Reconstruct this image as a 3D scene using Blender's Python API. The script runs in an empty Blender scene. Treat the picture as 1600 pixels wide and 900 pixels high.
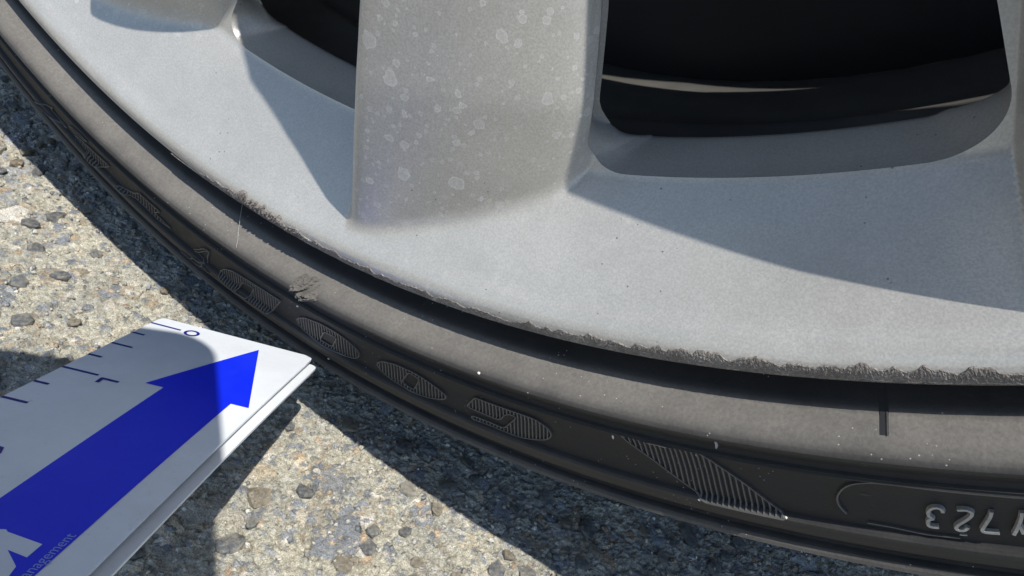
import bpy, bmesh, math, random
import numpy as np
from mathutils import Vector, Matrix, Quaternion
scene = bpy.context.scene
COL = scene.collection
R_ = math.radians

# ------------------------------------------------------------------ camera
CAM = Vector((0.1299, -0.1008, 0.1591))
PITCH, YAW, ROLL = 0.5975, -0.3335, 0.4324
fwd = Vector((math.sin(YAW)*math.cos(PITCH), math.cos(YAW)*math.cos(PITCH), -math.sin(PITCH)))
r0 = Vector((math.cos(YAW), -math.sin(YAW), 0)); u0 = r0.cross(fwd)
RIGHT = math.cos(ROLL)*r0 + math.sin(ROLL)*u0
UP = -math.sin(ROLL)*r0 + math.cos(ROLL)*u0
cd = bpy.data.cameras.new('camera'); cam = bpy.data.objects.new('camera', cd); COL.objects.link(cam)
m = Matrix((RIGHT, UP, -fwd)).transposed().to_4x4(); m.translation = CAM
cam.matrix_world = m
cd.sensor_width = 36; cd.lens = 24.04; cd.clip_start = 0.003; cd.clip_end = 500
scene.camera = cam
# ------------------------------------------------------------------ light
SUN = Vector((0.2346, -0.2605, 0.9365)).normalized()      # towards the sun
EL = math.asin(SUN.z)
w = bpy.data.worlds.new('World'); scene.world = w; w.use_nodes = True
nt = w.node_tree; bg = nt.nodes['Background']
sky = nt.nodes.new('ShaderNodeTexSky'); sky.sky_type = 'NISHITA'; sky.sun_disc = False
sky.sun_elevation = EL; sky.sun_rotation = math.atan2(SUN.x, SUN.y)
nt.links.new(sky.outputs[0], bg.inputs[0]); bg.inputs[1].default_value = 0.145; sky.ozone_density = 2.6; sky.dust_density = .4
sl = bpy.data.lights.new('sun', 'SUN'); sl.energy = 5.0; sl.angle = R_(0.53); sl.color = (1.0, 0.965, 0.905)
so = bpy.data.objects.new('sun', sl); COL.objects.link(so)
so.rotation_euler = SUN.to_track_quat('Z', 'Y').to_euler(); so.location = SUN*5
vs = scene.view_settings; vs.view_transform = 'Standard'; vs.look = 'None'; vs.exposure = 0.20; vs.gamma = 1.0
vs.use_curve_mapping = False

rng = np.random.default_rng(7); random.seed(7)
ZC = 0.305                                                 # axle height

# ------------------------------------------------------------------ helpers
def tag(o, label=None, cat=None, group=None, kind=None):
    if label: o['label'] = label
    if cat: o['category'] = cat
    if group: o['group'] = group
    if kind: o['kind'] = kind
    return o
def mesh_from(name, V, F, mat=None, smooth=True, sharp=None):
    me = bpy.data.meshes.new(name)
    me.from_pydata([tuple(map(float, v)) for v in V], [], [tuple(map(int, f)) for f in F]); me.update()
    me.polygons.foreach_set('use_smooth', [smooth]*len(me.polygons))
    if smooth and sharp: me.set_sharp_from_angle(angle=R_(sharp))
    if mat: me.materials.append(mat)
    return me
def link(name, me, parent=None, loc=(0, 0, 0)):
    o = bpy.data.objects.new(name, me); COL.objects.link(o); o.location = loc
    if parent: o.parent = parent
    return o
def empty(name, loc):
    o = bpy.data.objects.new(name, None); o.empty_display_size = .02; COL.objects.link(o); o.location = loc; return o
def child(name, me, parent):                # mesh in world coordinates under an empty that only has a location
    o = link(name, me, parent); 
    p = parent; off = Vector((0, 0, 0))
    while p: off += p.location; p = p.parent
    o.location = -off; return o
def vnoise(x, y, seed=0):                   # smooth value noise, numpy
    x = np.asarray(x, float); y = np.asarray(y, float)
    xi = np.floor(x).astype(int); yi = np.floor(y).astype(int); xf = x-xi; yf = y-yi
    def h(a, b):
        n = (a*374761393 + b*668265263 + seed*974711) & 0x7fffffff
        n = ((n ^ (n >> 13))*1274126177) & 0x7fffffff
        return ((n ^ (n >> 16)) & 0xffff)/65535.0
    sx = xf*xf*(3-2*xf); sy = yf*yf*(3-2*yf)
    return (h(xi, yi)*(1-sx)+h(xi+1, yi)*sx)*(1-sy) + (h(xi, yi+1)*(1-sx)+h(xi+1, yi+1)*sx)*sy

# ------------------------------------------------------------------ materials
class NT:
    def __init__(s, name):
        s.m = bpy.data.materials.new(name); s.m.use_nodes = True; s.t = s.m.node_tree
        s.b = s.t.nodes['Principled BSDF']; s.tc = s.t.nodes.new('ShaderNodeTexCoord')
    def n(s, typ, **k):
        nd = s.t.nodes.new(typ)
        for a, v in k.items():
            if a.startswith('i_'): nd.inputs[a[2:].replace('_', ' ')].default_value = v
            elif a.startswith('x'): nd.inputs[int(a[1:])].default_value = v
            else: setattr(nd, a, v)
        return nd
    def l(s, a, b): s.t.links.new(a, b)
    def noise(s, scale, detail=3, rough=.5, co=None, dist=0):
        nd = s.n('ShaderNodeTexNoise'); nd.inputs['Scale'].default_value = scale; nd.inputs['Detail'].default_value = detail
        nd.inputs['Roughness'].default_value = rough; nd.inputs['Distortion'].default_value = dist
        s.l(co or s.tc.outputs['Object'], nd.inputs['Vector']); return nd.outputs[0]
    def vor(s, scale, feature='F1', rand=1.0, co=None):
        nd = s.n('ShaderNodeTexVoronoi', feature=feature); nd.inputs['Scale'].default_value = scale; nd.inputs['Randomness'].default_value = rand
        s.l(co or s.tc.outputs['Object'], nd.inputs['Vector']); return nd
    def ramp(s, fac, stops, interp='LINEAR'):
        nd = s.n('ShaderNodeValToRGB'); cr = nd.color_ramp; cr.interpolation = interp
        while len(cr.elements) < len(stops): cr.elements.new(.5)
        for e, (p, c) in zip(cr.elements, stops):
            e.position = p; e.color = (c, c, c, 1) if isinstance(c, (int, float)) else (*c, 1)
        s.l(fac, nd.inputs[0]); return nd.outputs[0]
    def math(s, op, a, b=None, clamp=False):
        nd = s.n('ShaderNodeMath', operation=op, use_clamp=clamp)
        for i, q in enumerate((a, b)):
            if q is None: continue
            if isinstance(q, (int, float)): nd.inputs[i].default_value = q
            else: s.l(q, nd.inputs[i])
        return nd.outputs[0]
    def mix(s, fac, a, b, blend='MIX'):
        nd = s.n('ShaderNodeMix', data_type='RGBA', blend_type=blend)
        for i, q in ((0, fac), (6, a), (7, b)):
            if isinstance(q, (int, float)): nd.inputs[i].default_value = q if i == 0 else (q, q, q, 1)
            elif isinstance(q, tuple): nd.inputs[i].default_value = (*q, 1)
            else: s.l(q, nd.inputs[i])
        return nd.outputs[2]
    def bump(s, h, strength, dist, prev=None):
        nd = s.n('ShaderNodeBump'); nd.inputs['Strength'].default_value = strength; nd.inputs['Distance'].default_value = dist
        s.l(h, nd.inputs['Height'])
        if prev: s.l(prev, nd.inputs['Normal'])
        return nd.outputs[0]
    def out(s, col=None, rough=None, normal=None, **k):
        b = s.b
        for key, q in (('Base Color', col), ('Roughness', rough), ('Normal', normal)):
            if q is None: continue
            if isinstance(q, tuple): b.inputs[key].default_value = (*q, 1)
            elif isinstance(q, (int, float)): b.inputs[key].default_value = q
            else: s.l(q, b.inputs[key])
        for key, q in k.items():
            key = key.replace('_', ' ')
            if isinstance(q, (int, float)): b.inputs[key].default_value = q
            else: s.l(q, b.inputs[key])
        return s.m

def silver(name, spots):
    t = NT(name); spa = t.n('ShaderNodeAttribute', attribute_name='spots').outputs['Fac']
    co = t.tc.outputs['Object']
    grain = t.noise(2600, 2, .6)
    cloud = t.noise(38, 4, .55)
    base = t.mix(t.ramp(cloud, [(.3, 0.0), (.72, 1.0)]), SIL_A, SIL_B)
    base = t.mix(t.ramp(grain, [(.35, .0), (.65, 1.0)]), base, t.mix(1.0, base, 1.22, 'MULTIPLY'))
    # dust specks, dark
    sp = t.vor(420); spk = t.math('LESS_THAN', sp.outputs['Distance'], .075)
    spm = t.math('MULTIPLY', spk, t.math('GREATER_THAN', t.noise(55, 3), .60))
    base = t.mix(t.math('MULTIPLY', spm, .7), base, (.05, .045, .04))
    rough = t.math('ADD', t.math('MULTIPLY', cloud, .14), .33)
    # dusty film
    film = t.ramp(t.noise(120, 5, .65), [(.45, 0.0), (.8, .35)])
    base = t.mix(film, base, (.36, .345, .31))
    met = .5
    if spots:
        tot = None
        for sc, th in ((330, .34), (620, .34), (200, .76)):
            wob = t.noise(sc*2.2, 2)
            v = t.vor(sc); d = v.outputs['Distance']
            sx = t.n('ShaderNodeSeparateColor'); t.l(v.outputs['Color'], sx.inputs[0])
            rad = t.math('MULTIPLY', sx.outputs[0], .34)
            dd = t.math('ADD', d, t.math('MULTIPLY', t.math('SUBTRACT', wob, .5), .42))
            q = t.math('SUBTRACT', rad, dd)                       # >0 inside
            ring = t.ramp(t.math('ADD', t.math('MULTIPLY', q, 4.0), .5), [(.47, 0.0), (.53, 1.0), (.60, .42), (1.0, .25)])
            pres = t.math('GREATER_THAN', sx.outputs[1], th)
            rr = t.math('MULTIPLY', ring, pres)
            tot = rr if tot is None else t.math('MAXIMUM', tot, rr)
        # run-down streaks along the spoke
        mp = t.n('ShaderNodeMapping'); mp.inputs['Scale'].default_value = (260, 60, 16); t.l(co, mp.inputs[0])
        st = t.ramp(t.noise(1.0, 2, .5, mp.outputs[0]), [(.66, 0.0), (.70, .55), (.74, 0.0)])
        tot = t.math('MAXIMUM', tot, t.math('MULTIPLY', st, t.ramp(t.noise(30, 2), [(.45, 0.0), (.6, .8)])))
        tot = t.math('MULTIPLY', tot, spa)
        base = t.mix(t.math('MULTIPLY', tot, .40), base, (.82, .82, .79)); met = t.math('MULTIPLY_ADD', tot, -.35); met.node.inputs[2].default_value = .36
        rough = t.math('ADD', rough, t.math('MULTIPLY', tot, .25))
    nb = t.bump(grain, .22, .00012)
    nb = t.bump(t.noise(700, 3), .10, .0002, nb)
    return t.out(base, rough, nb, Metallic=met, Coat_Weight=.15, Coat_Roughness=.25)
SIL_A = (.392, .377, .345); SIL_B = (.440, .423, .388)
M_SIL = silver('silver_wheel_paint', True)

def scraped():
    t = NT('scraped_bare_alloy')
    ar = t.n('ShaderNodeAttribute', attribute_name='arc').outputs['Vector']
    mp = t.n('ShaderNodeMapping'); mp.inputs['Scale'].default_value = (.55, 5.5, 1); t.l(ar, mp.inputs[0])
    mq = t.n('ShaderNodeMapping'); mq.inputs['Scale'].default_value = (1.6, 2.2, 1); mq.inputs['Rotation'].default_value = (0, 0, .7); t.l(ar, mq.inputs[0])
    a = t.noise(1.0, 5, .7, mp.outputs[0]); b = t.noise(1.0, 6, .75, mq.outputs[0]); g = t.noise(.16, 3, .5, ar)
    m_ = t.math('ADD', t.math('MULTIPLY', a, .45), t.math('MULTIPLY', b, .55))
    c = t.ramp(m_, [(.36, (.05, .044, .038)), (.46, (.19, .17, .15)), (.56, (.34, .31, .28)), (.67, (.66, .63, .59))])
    c = t.mix(t.ramp(g, [(.42, 0.0), (.60, .6)]), c, (.15, .13, .115))
    return t.out(c, t.ramp(b, [(.3, .4), (.7, .8)]), t.bump(m_, 1.0, .0005), Metallic=.35)
M_SCR = scraped()

def rubber(name, dusty):
    t = NT(name)
    at = t.n('ShaderNodeAttribute', attribute_name='dust_shade')
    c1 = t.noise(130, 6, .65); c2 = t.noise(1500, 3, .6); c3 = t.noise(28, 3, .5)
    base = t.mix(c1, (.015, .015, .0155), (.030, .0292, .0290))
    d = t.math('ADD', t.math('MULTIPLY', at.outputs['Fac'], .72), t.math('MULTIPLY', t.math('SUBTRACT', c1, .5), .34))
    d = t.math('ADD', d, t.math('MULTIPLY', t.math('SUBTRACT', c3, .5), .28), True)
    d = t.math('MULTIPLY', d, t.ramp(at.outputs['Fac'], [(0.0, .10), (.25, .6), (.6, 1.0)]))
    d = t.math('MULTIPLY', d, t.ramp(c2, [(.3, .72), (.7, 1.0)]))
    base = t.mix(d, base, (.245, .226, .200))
    sp = t.vor(700); s1 = t.math('LESS_THAN', sp.outputs['Distance'], .09)
    s1 = t.math('MULTIPLY', s1, t.math('GREATER_THAN', t.noise(60, 2), .55))
    base = t.mix(t.math('MULTIPLY', s1, .6), base, (.42, .40, .36))
    nb = t.bump(c2, .25, .00025, t.bump(c1, .25, .0006))
    return t.out(base, t.ramp(c1, [(.3, .50), (.7, .72)]), nb, Specular_IOR_Level=.20)
M_RUB = rubber('dusty_tyre_rubber', True)
def simple(name, col, rough, noise=600, amt=.25, bump=.2, **k):
    t = NT(name); n_ = t.noise(noise, 4, .6)
    lo = tuple(c*(1-amt) for c in col); hi = tuple(min(1, c*(1+amt)) for c in col)
    return t.out(t.mix(n_, lo, hi), rough, t.bump(n_, bump, .0002), **k)
M_LET = simple('moulded_rubber', (.085, .082, .078), .5, 900, .3)
M_NUM = simple('rubbed_raised_rubber', (.30, .285, .26), .55, 1400, .4)
M_TORN = simple('torn_grey_rubber', (.095, .087, .077), .8, 1300, .8, .9)
M_NIB = simple('pale_grit', (.62, .58, .52), .7, 900, .2)
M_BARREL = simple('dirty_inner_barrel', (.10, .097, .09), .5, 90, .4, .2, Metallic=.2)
M_BRAKE = simple('brake_iron', (.045, .045, .048), .5, 160, .4, .3, Metallic=.4)
M_DARK = simple('black_plastic_groove_shade', (.012, .012, .013), .6, 200, .2)
M_BODY = simple('dark_grey_car_paint', (.05, .052, .056), .35, 200, .05, .0)
M_PHONE = simple('black_phone_glass', (.01, .01, .012), .2, 100, .1, .0)

def stone_mat():
    t = NT('crushed_stone'); oi = t.n('ShaderNodeObjectInfo')
    c = t.ramp(oi.outputs['Random'], [(0, (.22, .23, .24)), (.22, (.28, .29, .30)), (.42, (.34, .34, .32)), (.58, (.42, .36, .27)), (.72, (.24, .25, .26)), (.86, (.55, .51, .43)), (.95, (.42, .32, .22))], 'CONSTANT')
    n1 = t.noise(2.4, 6, .7); n2 = t.noise(9, 4, .7)
    c = t.mix(1.0, c, t.ramp(n1, [(.25, .55), (.75, 1.45)]), 'MULTIPLY')
    c = t.mix(t.ramp(t.noise(1.6, 6, .75), [(.46, 0.0), (.58, .8)]), c, (.47, .43, .34))
    c = t.mix(t.ramp(n2, [(.62, 0.0), (.70, .6)]), c, (.58, .54, .46))
    return t.out(c, .82, t.bump(n2, 1.0, .25, t.bump(n1, .8, .5)))
M_STONE = stone_mat()
def ground_mat(attr):
    t = NT('worn_concrete' if attr else 'far_worn_concrete')
    n1 = t.noise(900, 5, .7); n2 = t.noise(3200, 2, .6); n3 = t.noise(60, 4, .6)
    if attr:
        a = t.n('ShaderNodeAttribute', attribute_name='tint'); c = a.outputs['Color']
    else:
        c = t.mix(t.ramp(t.vor(150).outputs['Distance'], [(.2, 0.0), (.5, 1.0)]), (.22, .22, .215), (.30, .29, .27))
    c = t.mix(1.0, c, t.ramp(n2, [(.3, .55), (.7, 1.45)]), 'MULTIPLY')
    c = t.mix(1.0, c, t.ramp(n1, [(.25, .58), (.75, 1.38)]), 'MULTIPLY')
    c = t.mix(1.0, c, t.ramp(n3, [(.3, .85), (.7, 1.12)]), 'MULTIPLY')
    gl = t.vor(1300); gs = t.math('LESS_THAN', gl.outputs['Distance'], .16)
    gs = t.math('MULTIPLY', gs, t.math('GREATER_THAN', t.noise(300, 2), .54))
    c = t.mix(t.math('MULTIPLY', gs, .7), c, (.62, .57, .47))
    return t.out(c, .88, t.bump(n2, .8, .0004, t.bump(n1, .8, .0012)))
M_GROUND = ground_mat(True); M_FAR = ground_mat(False)
def card_mat(name, col, alt, rough):
    t = NT(name); n1 = t.noise(70, 5, .65); n2 = t.noise(500, 4, .7)
    c = t.mix(t.ramp(n1, [(.4, 0.0), (.8, .6)]), col, alt)
    c = t.mix(t.ramp(n2, [(.62, 0.0), (.72, .35)]), c, alt)
    vv = t.vor(900); dk = t.math('MULTIPLY', t.math('LESS_THAN', vv.outputs['Distance'], .10), t.math('GREATER_THAN', t.noise(90, 3), .53))
    c = t.mix(t.math('MULTIPLY', dk, .35), c, t.mix(1.0, c, .35, 'MULTIPLY'))
    return t.out(c, t.ramp(n1, [(.3, rough), (.7, rough+.18)]), t.bump(n2, .05, .0002))
M_WHITE = card_mat('white_card', (.72, .75, .78), (.56, .58, .59), .26)
M_BLUE = card_mat('blue_print', (.001, .018, .72), (.002, .026, .66), .44)
M_NAVY = card_mat('navy_print', (.006, .012, .20), (.01, .02, .22), .35)
M_PRINTW = card_mat('white_print', (.66, .69, .74), (.58, .60, .64), .35)
M_PRINTL = card_mat('pale_blue_print', (.25, .32, .72), (.22, .3, .68), .35)

# ================================================================== GROUND
gx0, gx1, gy0, gy1, STEP = -.21, .27, -.10, .17, .00058
nx = int((gx1-gx0)/STEP)+1; ny = int((gy1-gy0)/STEP)+1
X, Y = np.meshgrid(np.linspace(gx0, gx1, nx), np.linspace(gy0, gy1, ny))
H = (vnoise(X*55, Y*55, 1)-.5)*.0010 + (vnoise(X*220, Y*220, 2)-.5)*.0008 + (vnoise(X*700, Y*700, 3)-.5)*.0011 + (vnoise(X*1500, Y*1500, 4)-.5)*.0008
sand = np.array([.46, .43, .335]); grey = np.array([.38, .37, .315])
k = vnoise(X*90, Y*90, 5)[..., None]
C = sand*(1-k) + grey*k
C = C*(.70+.60*vnoise(X*1300, Y*1300, 6)[..., None])
pal = np.array([(.20, .21, .22), (.25, .26, .27), (.31, .315, .31), (.38, .32, .23), (.47, .42, .33), (.60, .56, .48), (.44, .33, .22), (.36, .33, .27), (.55, .47, .34)])
pw = np.array([.13, .17, .13, .14, .14, .10, .05, .08, .06])
def paint(count, rlo, rhi, hk):
    for _ in range(count):
        cx = rng.uniform(gx0, gx1); cy = rng.uniform(gy0, gy1)
        r = rlo*(rhi/rlo)**(rng.random()**1.6)
        i0 = max(0, int((cy-r*1.6-gy0)/STEP)); i1 = min(ny, int((cy+r*1.6-gy0)/STEP)+2)
        j0 = max(0, int((cx-r*1.6-gx0)/STEP)); j1 = min(nx, int((cx+r*1.6-gx0)/STEP)+2)
        if i1-i0 < 2 or j1-j0 < 2: continue
        x = X[i0:i1, j0:j1]-cx; y = Y[i0:i1, j0:j1]-cy
        an = rng.uniform(0, 6.28); asp = rng.uniform(.6, 1.0)
        u = x*math.cos(an)+y*math.sin(an); v = (-x*math.sin(an)+y*math.cos(an))/asp
        n_ = rng.integers(4, 8); dd = np.zeros_like(u)                   # faceted outline
        ph = np.sort(rng.uniform(0, 6.28, n_))
        for p_ in ph: dd = np.maximum(dd, (u*math.cos(p_)+v*math.sin(p_))/(r*rng.uniform(.75, 1.05)))
        dd = np.maximum(dd, np.hypot(u, v)/(r*1.35))
        msk = dd < 1
        top = hk*r*rng.uniform(.25, 1.0)
        tilt = (u*rng.normal(0, .10)+v*rng.normal(0, .10))
        h = top*(1-np.clip(dd, 0, 1)**5)+tilt*.6
        hh = H[i0:i1, j0:j1]; cc = C[i0:i1, j0:j1]
        hh[msk] = np.maximum(hh[msk]*.35, 0)+h[msk]+.0001*vnoise(x*900, y*900, 8)[msk]
        ed = (dd >= 1) & (dd < 1.18); hh[ed] -= .0004*min(1, r/.002)
        col = pal[rng.choice(len(pal), p=pw)]*rng.uniform(.8, 1.2)
        cc[msk] = col*(.85+.3*vnoise(x*500+7, y*500, 9)[msk][:, None])
paint(3000, .0010, .0026, .30)
paint(330, .0028, .0062, .16)
paint(15000, .0006, .0014, .55)
# the contact patch presses flat under the tyre
V = np.stack([X.ravel(), Y.ravel(), H.ravel()-.0008], 1)
idx = np.arange(nx*ny).reshape(ny, nx)
F = np.stack([idx[:-1, :-1].ravel(), idx[:-1, 1:].ravel(), idx[1:, 1:].ravel(), idx[1:, :-1].ravel()], 1)
me = bpy.data.meshes.new('ground')
me.vertices.add(len(V)); me.vertices.foreach_set('co', V.astype(np.float32).ravel())
me.loops.add(len(F)*4); me.loops.foreach_set('vertex_index', F.astype(np.int32).ravel())
me.polygons.add(len(F)); me.polygons.foreach_set('loop_start', np.arange(0, len(F)*4, 4, dtype=np.int32))
me.polygons.foreach_set('use_smooth', np.zeros(len(F), bool)); me.update(); me.validate()
ca = me.color_attributes.new('tint', 'FLOAT_COLOR', 'POINT')
ca.data.foreach_set('color', np.concatenate([np.clip(C.reshape(-1, 3), 0, 1), np.ones((nx*ny, 1))], 1).astype(np.float32).ravel())
me.materials.append(M_GROUND)
ground = tag(link('ground', me), 'worn pale concrete ground of exposed sand and crushed stone', kind='structure')
fv = []; ff = []
for (a, b, c, d) in ((-40, -40, 40, gy0), (-40, gy1, 40, 40), (-40, gy0, gx0, gy1), (gx1, gy0, 40, gy1)):
    s = len(fv); fv += [(a, b, -.0008), (c, b, -.0008), (c, d, -.0008), (a, d, -.0008)]; ff.append((s, s+1, s+2, s+3))
far = tag(link('pavement', mesh_from('pavement', fv, ff, M_FAR, False)), kind='structure')
# loose grit bedded in the surface
def grit_mesh(n):
    oc = np.array([(1, 0, 0), (0, 1, 0), (-1, 0, 0), (0, -1, 0), (0, 0, 1), (0, 0, -1)], float)
    of = np.array([(0, 1, 4), (1, 2, 4), (2, 3, 4), (3, 0, 4), (1, 0, 5), (2, 1, 5), (3, 2, 5), (0, 3, 5)])
    x = rng.uniform(-.19, .20, n); y = rng.uniform(-.09, .10, n)
    keep = ~((np.abs(x) < .07) & (y > .03)); x = x[keep]; y = y[keep]; n = len(x)
    r = .00024*(4.2**(rng.random(n)**2.2))
    ii = np.clip(((y-gy0)/STEP).astype(int), 0, ny-1); jj = np.clip(((x-gx0)/STEP).astype(int), 0, nx-1)
    z = H[ii, jj]-.0008+r*.15
    P = oc[None]*(1+rng.uniform(-.35, .35, (n, 6, 1)))*np.stack([r*rng.uniform(.8, 1.5, n), r*rng.uniform(.7, 1.2, n), r*rng.uniform(.5, .9, n)], 1)[:, None]
    a = rng.uniform(0, 6.28, n); c, s_ = np.cos(a)[:, None], np.sin(a)[:, None]
    b = rng.normal(0, .5, n); cb, sb = np.cos(b)[:, None], np.sin(b)[:, None]
    Px, Pz = P[..., 0]*cb-P[..., 2]*sb, P[..., 0]*sb+P[..., 2]*cb
    P = np.stack([Px*c-P[..., 1]*s_+x[:, None], Px*s_+P[..., 1]*c+y[:, None], Pz+z[:, None]], -1).reshape(-1, 3)
    Fq = (of[None]+(np.arange(n)*6)[:, None, None]).reshape(-1, 3)
    me = bpy.data.meshes.new('grit'); me.vertices.add(len(P)); me.vertices.foreach_set('co', P.astype(np.float32).ravel())
    me.loops.add(len(Fq)*3); me.loops.foreach_set('vertex_index', Fq.astype(np.int32).ravel())
    me.polygons.add(len(Fq)); me.polygons.foreach_set('loop_start', np.arange(0, len(Fq)*3, 3, dtype=np.int32)); me.update(); me.validate()
    p2 = np.array([(.24, .25, .26), (.33, .33, .31), (.47, .44, .36), (.58, .54, .44), (.68, .65, .57), (.50, .38, .26), (.38, .36, .30)])
    col = p2[rng.choice(7, n, p=[.14, .15, .22, .20, .12, .05, .12])]*rng.uniform(.75, 1.2, (n, 1))
    ca = me.color_attributes.new('tint', 'FLOAT_COLOR', 'POINT')
    ca.data.foreach_set('color', np.concatenate([np.repeat(np.clip(col, 0, 1), 6, 0), np.ones((n*6, 1))], 1).astype(np.float32).ravel())
    me.materials.append(M_GROUND); return me
tag(link('grit', grit_mesh(21000), ground), kind='stuff')
# crushed stones set in the ground
def stone_mesh(seed):
    bm = bmesh.new(); bmesh.ops.create_icosphere(bm, subdivisions=1, radius=1)
    rs = np.random.default_rng(seed)
    for v in bm.verts: v.co *= rs.uniform(.78, 1.12)
    for _ in range(5):                                               # plane cuts give crushed facets
        nn = Vector(rs.normal(size=3)).normalized(); dd = rs.uniform(.62, .8)
        for v in bm.verts:
            q = v.co.dot(nn)
            if q > dd: v.co -= nn*(q-dd)
    for v in bm.verts: v.co.z = min(v.co.z, .55)
    me = bpy.data.meshes.new('stone'); bm.to_mesh(me); bm.free(); me.materials.append(M_STONE); return me
SM = [stone_mesh(i) for i in range(7)]
placed = []
tries = 0
while len(placed) < 240 and tries < 6000:
    tries += 1
    x = rng.uniform(-.17, .19); y = rng.uniform(-.085, .085)
    r = .0019*(2.7**(rng.random()**1.5))
    if any((x-a)**2+(y-b)**2 < (r+c_)**2 for a, b, c_ in placed): continue
    if abs(x) < .075 and y > .02: continue
    placed.append((x, y, r))
    o = link('stone', SM[rng.integers(7)], ground)
    o.scale = (r*rng.uniform(.85, 1.25), r*rng.uniform(.7, 1.0), r*rng.uniform(.45, .7))
    o.rotation_euler = (rng.normal(0, .12), rng.normal(0, .12), rng.uniform(0, 6.28))
    o.location = (x, y, -.0006-.55*o.scale[2]+rng.uniform(.0009, .0018))

# ================================================================== WHEEL
wheel = empty('alloy_wheel', (0, .10, 0))
tag(wheel, 'silver alloy car wheel with scraped rim edge and dusty black tyre', 'wheel')
DEL = 30.0
def ip(xs, ys):
    xs = np.array(xs); ys = np.array(ys)
    def f(r):
        r = np.asarray(r, float); s = 0
        for d in (-.0016, -.0008, 0, .0008, .0016): s = s+np.interp(r+d, xs, ys)
        return s/5
    return f
thL = ip([.05, .10, .143, .1745, .191, .204, .216, .2406], [-61, -66.8, -70.9, -73.6, -74.8, -75.6, -76.3, -77.5])
yL = ip([.05, .10, .143, .1745, .204, .227, .2406, .25], [-.028, -.026, -.0185, -.0125, -.0068, -.0016, .0016, .0036])
thR = ip([.05, .10, .15, .1885, .205, .2225, .24], [-52, -58.5, -62.4, -63.05, -63.9, -65.4, -67.0])
yR = ip([.05, .10, .15, .1885, .205, .2225, .24, .25], [-.016, -.014, -.004, .0035, .0068, .0130, .020, .025])
dish_t = ([.05, .10, .205, .2183, .225, .233, .2392, .2412, .2430, .2448, .2462], [.019, .019, .0167, .0160, .0114, .0063, .0024, .0006, -.0002, -.0003, .0006])
def dish(r):
    r = np.asarray(r, float); s = 0
    for d in (-.0009, -.00045, 0, .00045, .0009): s = s+np.interp(np.minimum(r+d, .2462), *dish_t)
    return s/5
def smin(a, b, k):
    h = np.clip(.5+.5*(b-a)/k, 0, 1); return b*(1-h)+a*h-k*h*(1-h)
FO = [0, 0]
def face_y(r, th, parts=False, spot=False):
    """height of the wheel face (y, outward negative) at polar r, th(deg)"""
    r = np.asarray(r, float)
    l, rr = thL(r), thR(r); c = (l+rr)/2
    t = (np.asarray(th)-c+DEL/2) % DEL - DEL/2 + c
    a = (t-l)/(rr-l); wd = np.radians(rr-l)*r
    ac = np.clip(a, 0, 1)
    sp_ = lambda v, e: .5*(v+np.sqrt(v*v+e*e))
    f = yL(r)*(1-ac)+yR(r)*ac - .0030*4*ac*(1-ac)*.5
    f = f + sp_(.075-ac, .03)*.020
    if FO[0] or FO[1]: f = f + np.where(np.asarray(th) < c+DEL/2, FO[0], FO[1])*np.clip((r-.17)/.03, 0, 1)
    sp_ = lambda v, e: .5*(v+np.sqrt(v*v+e*e))
    left = sp_(-a*wd, .0011); right = sp_((a-1)*wd, .0016)
    f = f + left*5.0 + right*3.6
    d = dish(r)
    kk = .0026+.0008*np.clip(a, 0, 1)
    y = smin(f, d, kk)
    if parts: return y, (f < d) | (r < .2176)
    if spot: return .18+.82*np.clip((d-f)/.004, 0, 1)
    return y
def win_outline(N=(170, 30, 60, 10, 22, 10, 60, 30)):
    """rounded window outline in (a 0..1, R), starting bottom side left->right, counter order; plus the sector target"""
    RB, RT = .2183, .108; W = .050; Hh = RB-RT
    rbl, rbr, rt = .0065, .0085, .008
    P = []; T = []                                       # outline pts (x 0..W, r) and targets (s 0..1, r)
    RO, RI = .2462, .07
    def arc(cx, cr, rad, a0, a1, n): return [(cx+rad*math.cos(a0+(a1-a0)*i/n), cr+rad*math.sin(a0+(a1-a0)*i/n)) for i in range(n)]
    n = N[0]
    for i in range(n):                                   # bottom (outer) side
        q = i/n; P.append((rbl+(W-rbl-rbr)*q, RB)); T.append((.12+.76*q, RO))
    for i, p in enumerate(arc(W-rbr, RB-rbr, rbr, math.pi/2, 0, N[1])):
        q = i/N[1]; P.append(p); T.append((.88+.24*q, RO) if q < .5 else (1.0, RO-(q-.5)*2*.012))
    T[-N[1]:] = [((min(1, .88+.24*i/N[1]*1.0)), RO) if i < N[1]/2 else (1.0, RO-.024*(i/N[1]-.5)) for i in range(N[1])]
    n = N[2]
    for i in range(n):
        q = i/n; P.append((W, RB-rbr-(Hh-rbr-rt)*q)); T.append((1.0, RO-.012-(RO-.012-RI-.01)*q))
    for i, p in enumerate(arc(W-rt, RT+rt, rt, 0, -math.pi/2, N[3])):
        q = i/N[3]; P.append(p); T.append((1.0, RI+.01-.02*q) if q < .5 else (1-.3*(q-.5), RI))
    n = N[4]
    for i in range(n):
        q = i/n; P.append((W-rt-(W-2*rt)*q, RT)); T.append((.85-.70*q, RI))
    for i, p in enumerate(arc(rt, RT+rt, rt, -math.pi/2, -math.pi, N[5])):
        q = i/N[5]; P.append(p); T.append((.15-.3*q, RI) if q < .5 else (0.0, RI+.02*(q-.5)))
    n = N[6]
    for i in range(n):
        q = i/n; P.append((0, RT+rt+(Hh-rt-rbl)*q)); T.append((0.0, RI+.01+(RO-.012-RI-.01)*q))
    for i, p in enumerate(arc(rbl, RB-rbl, rbl, math.pi, math.pi/2, N[7])):
        q = i/N[7]; P.append(p); T.append((0.0, RO-.012+.024*q) if q < .5 else (.24*(q-.5), RO))
    return np.array(P), np.array(T), W
OUT, TGT, WW = win_outline()
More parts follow.
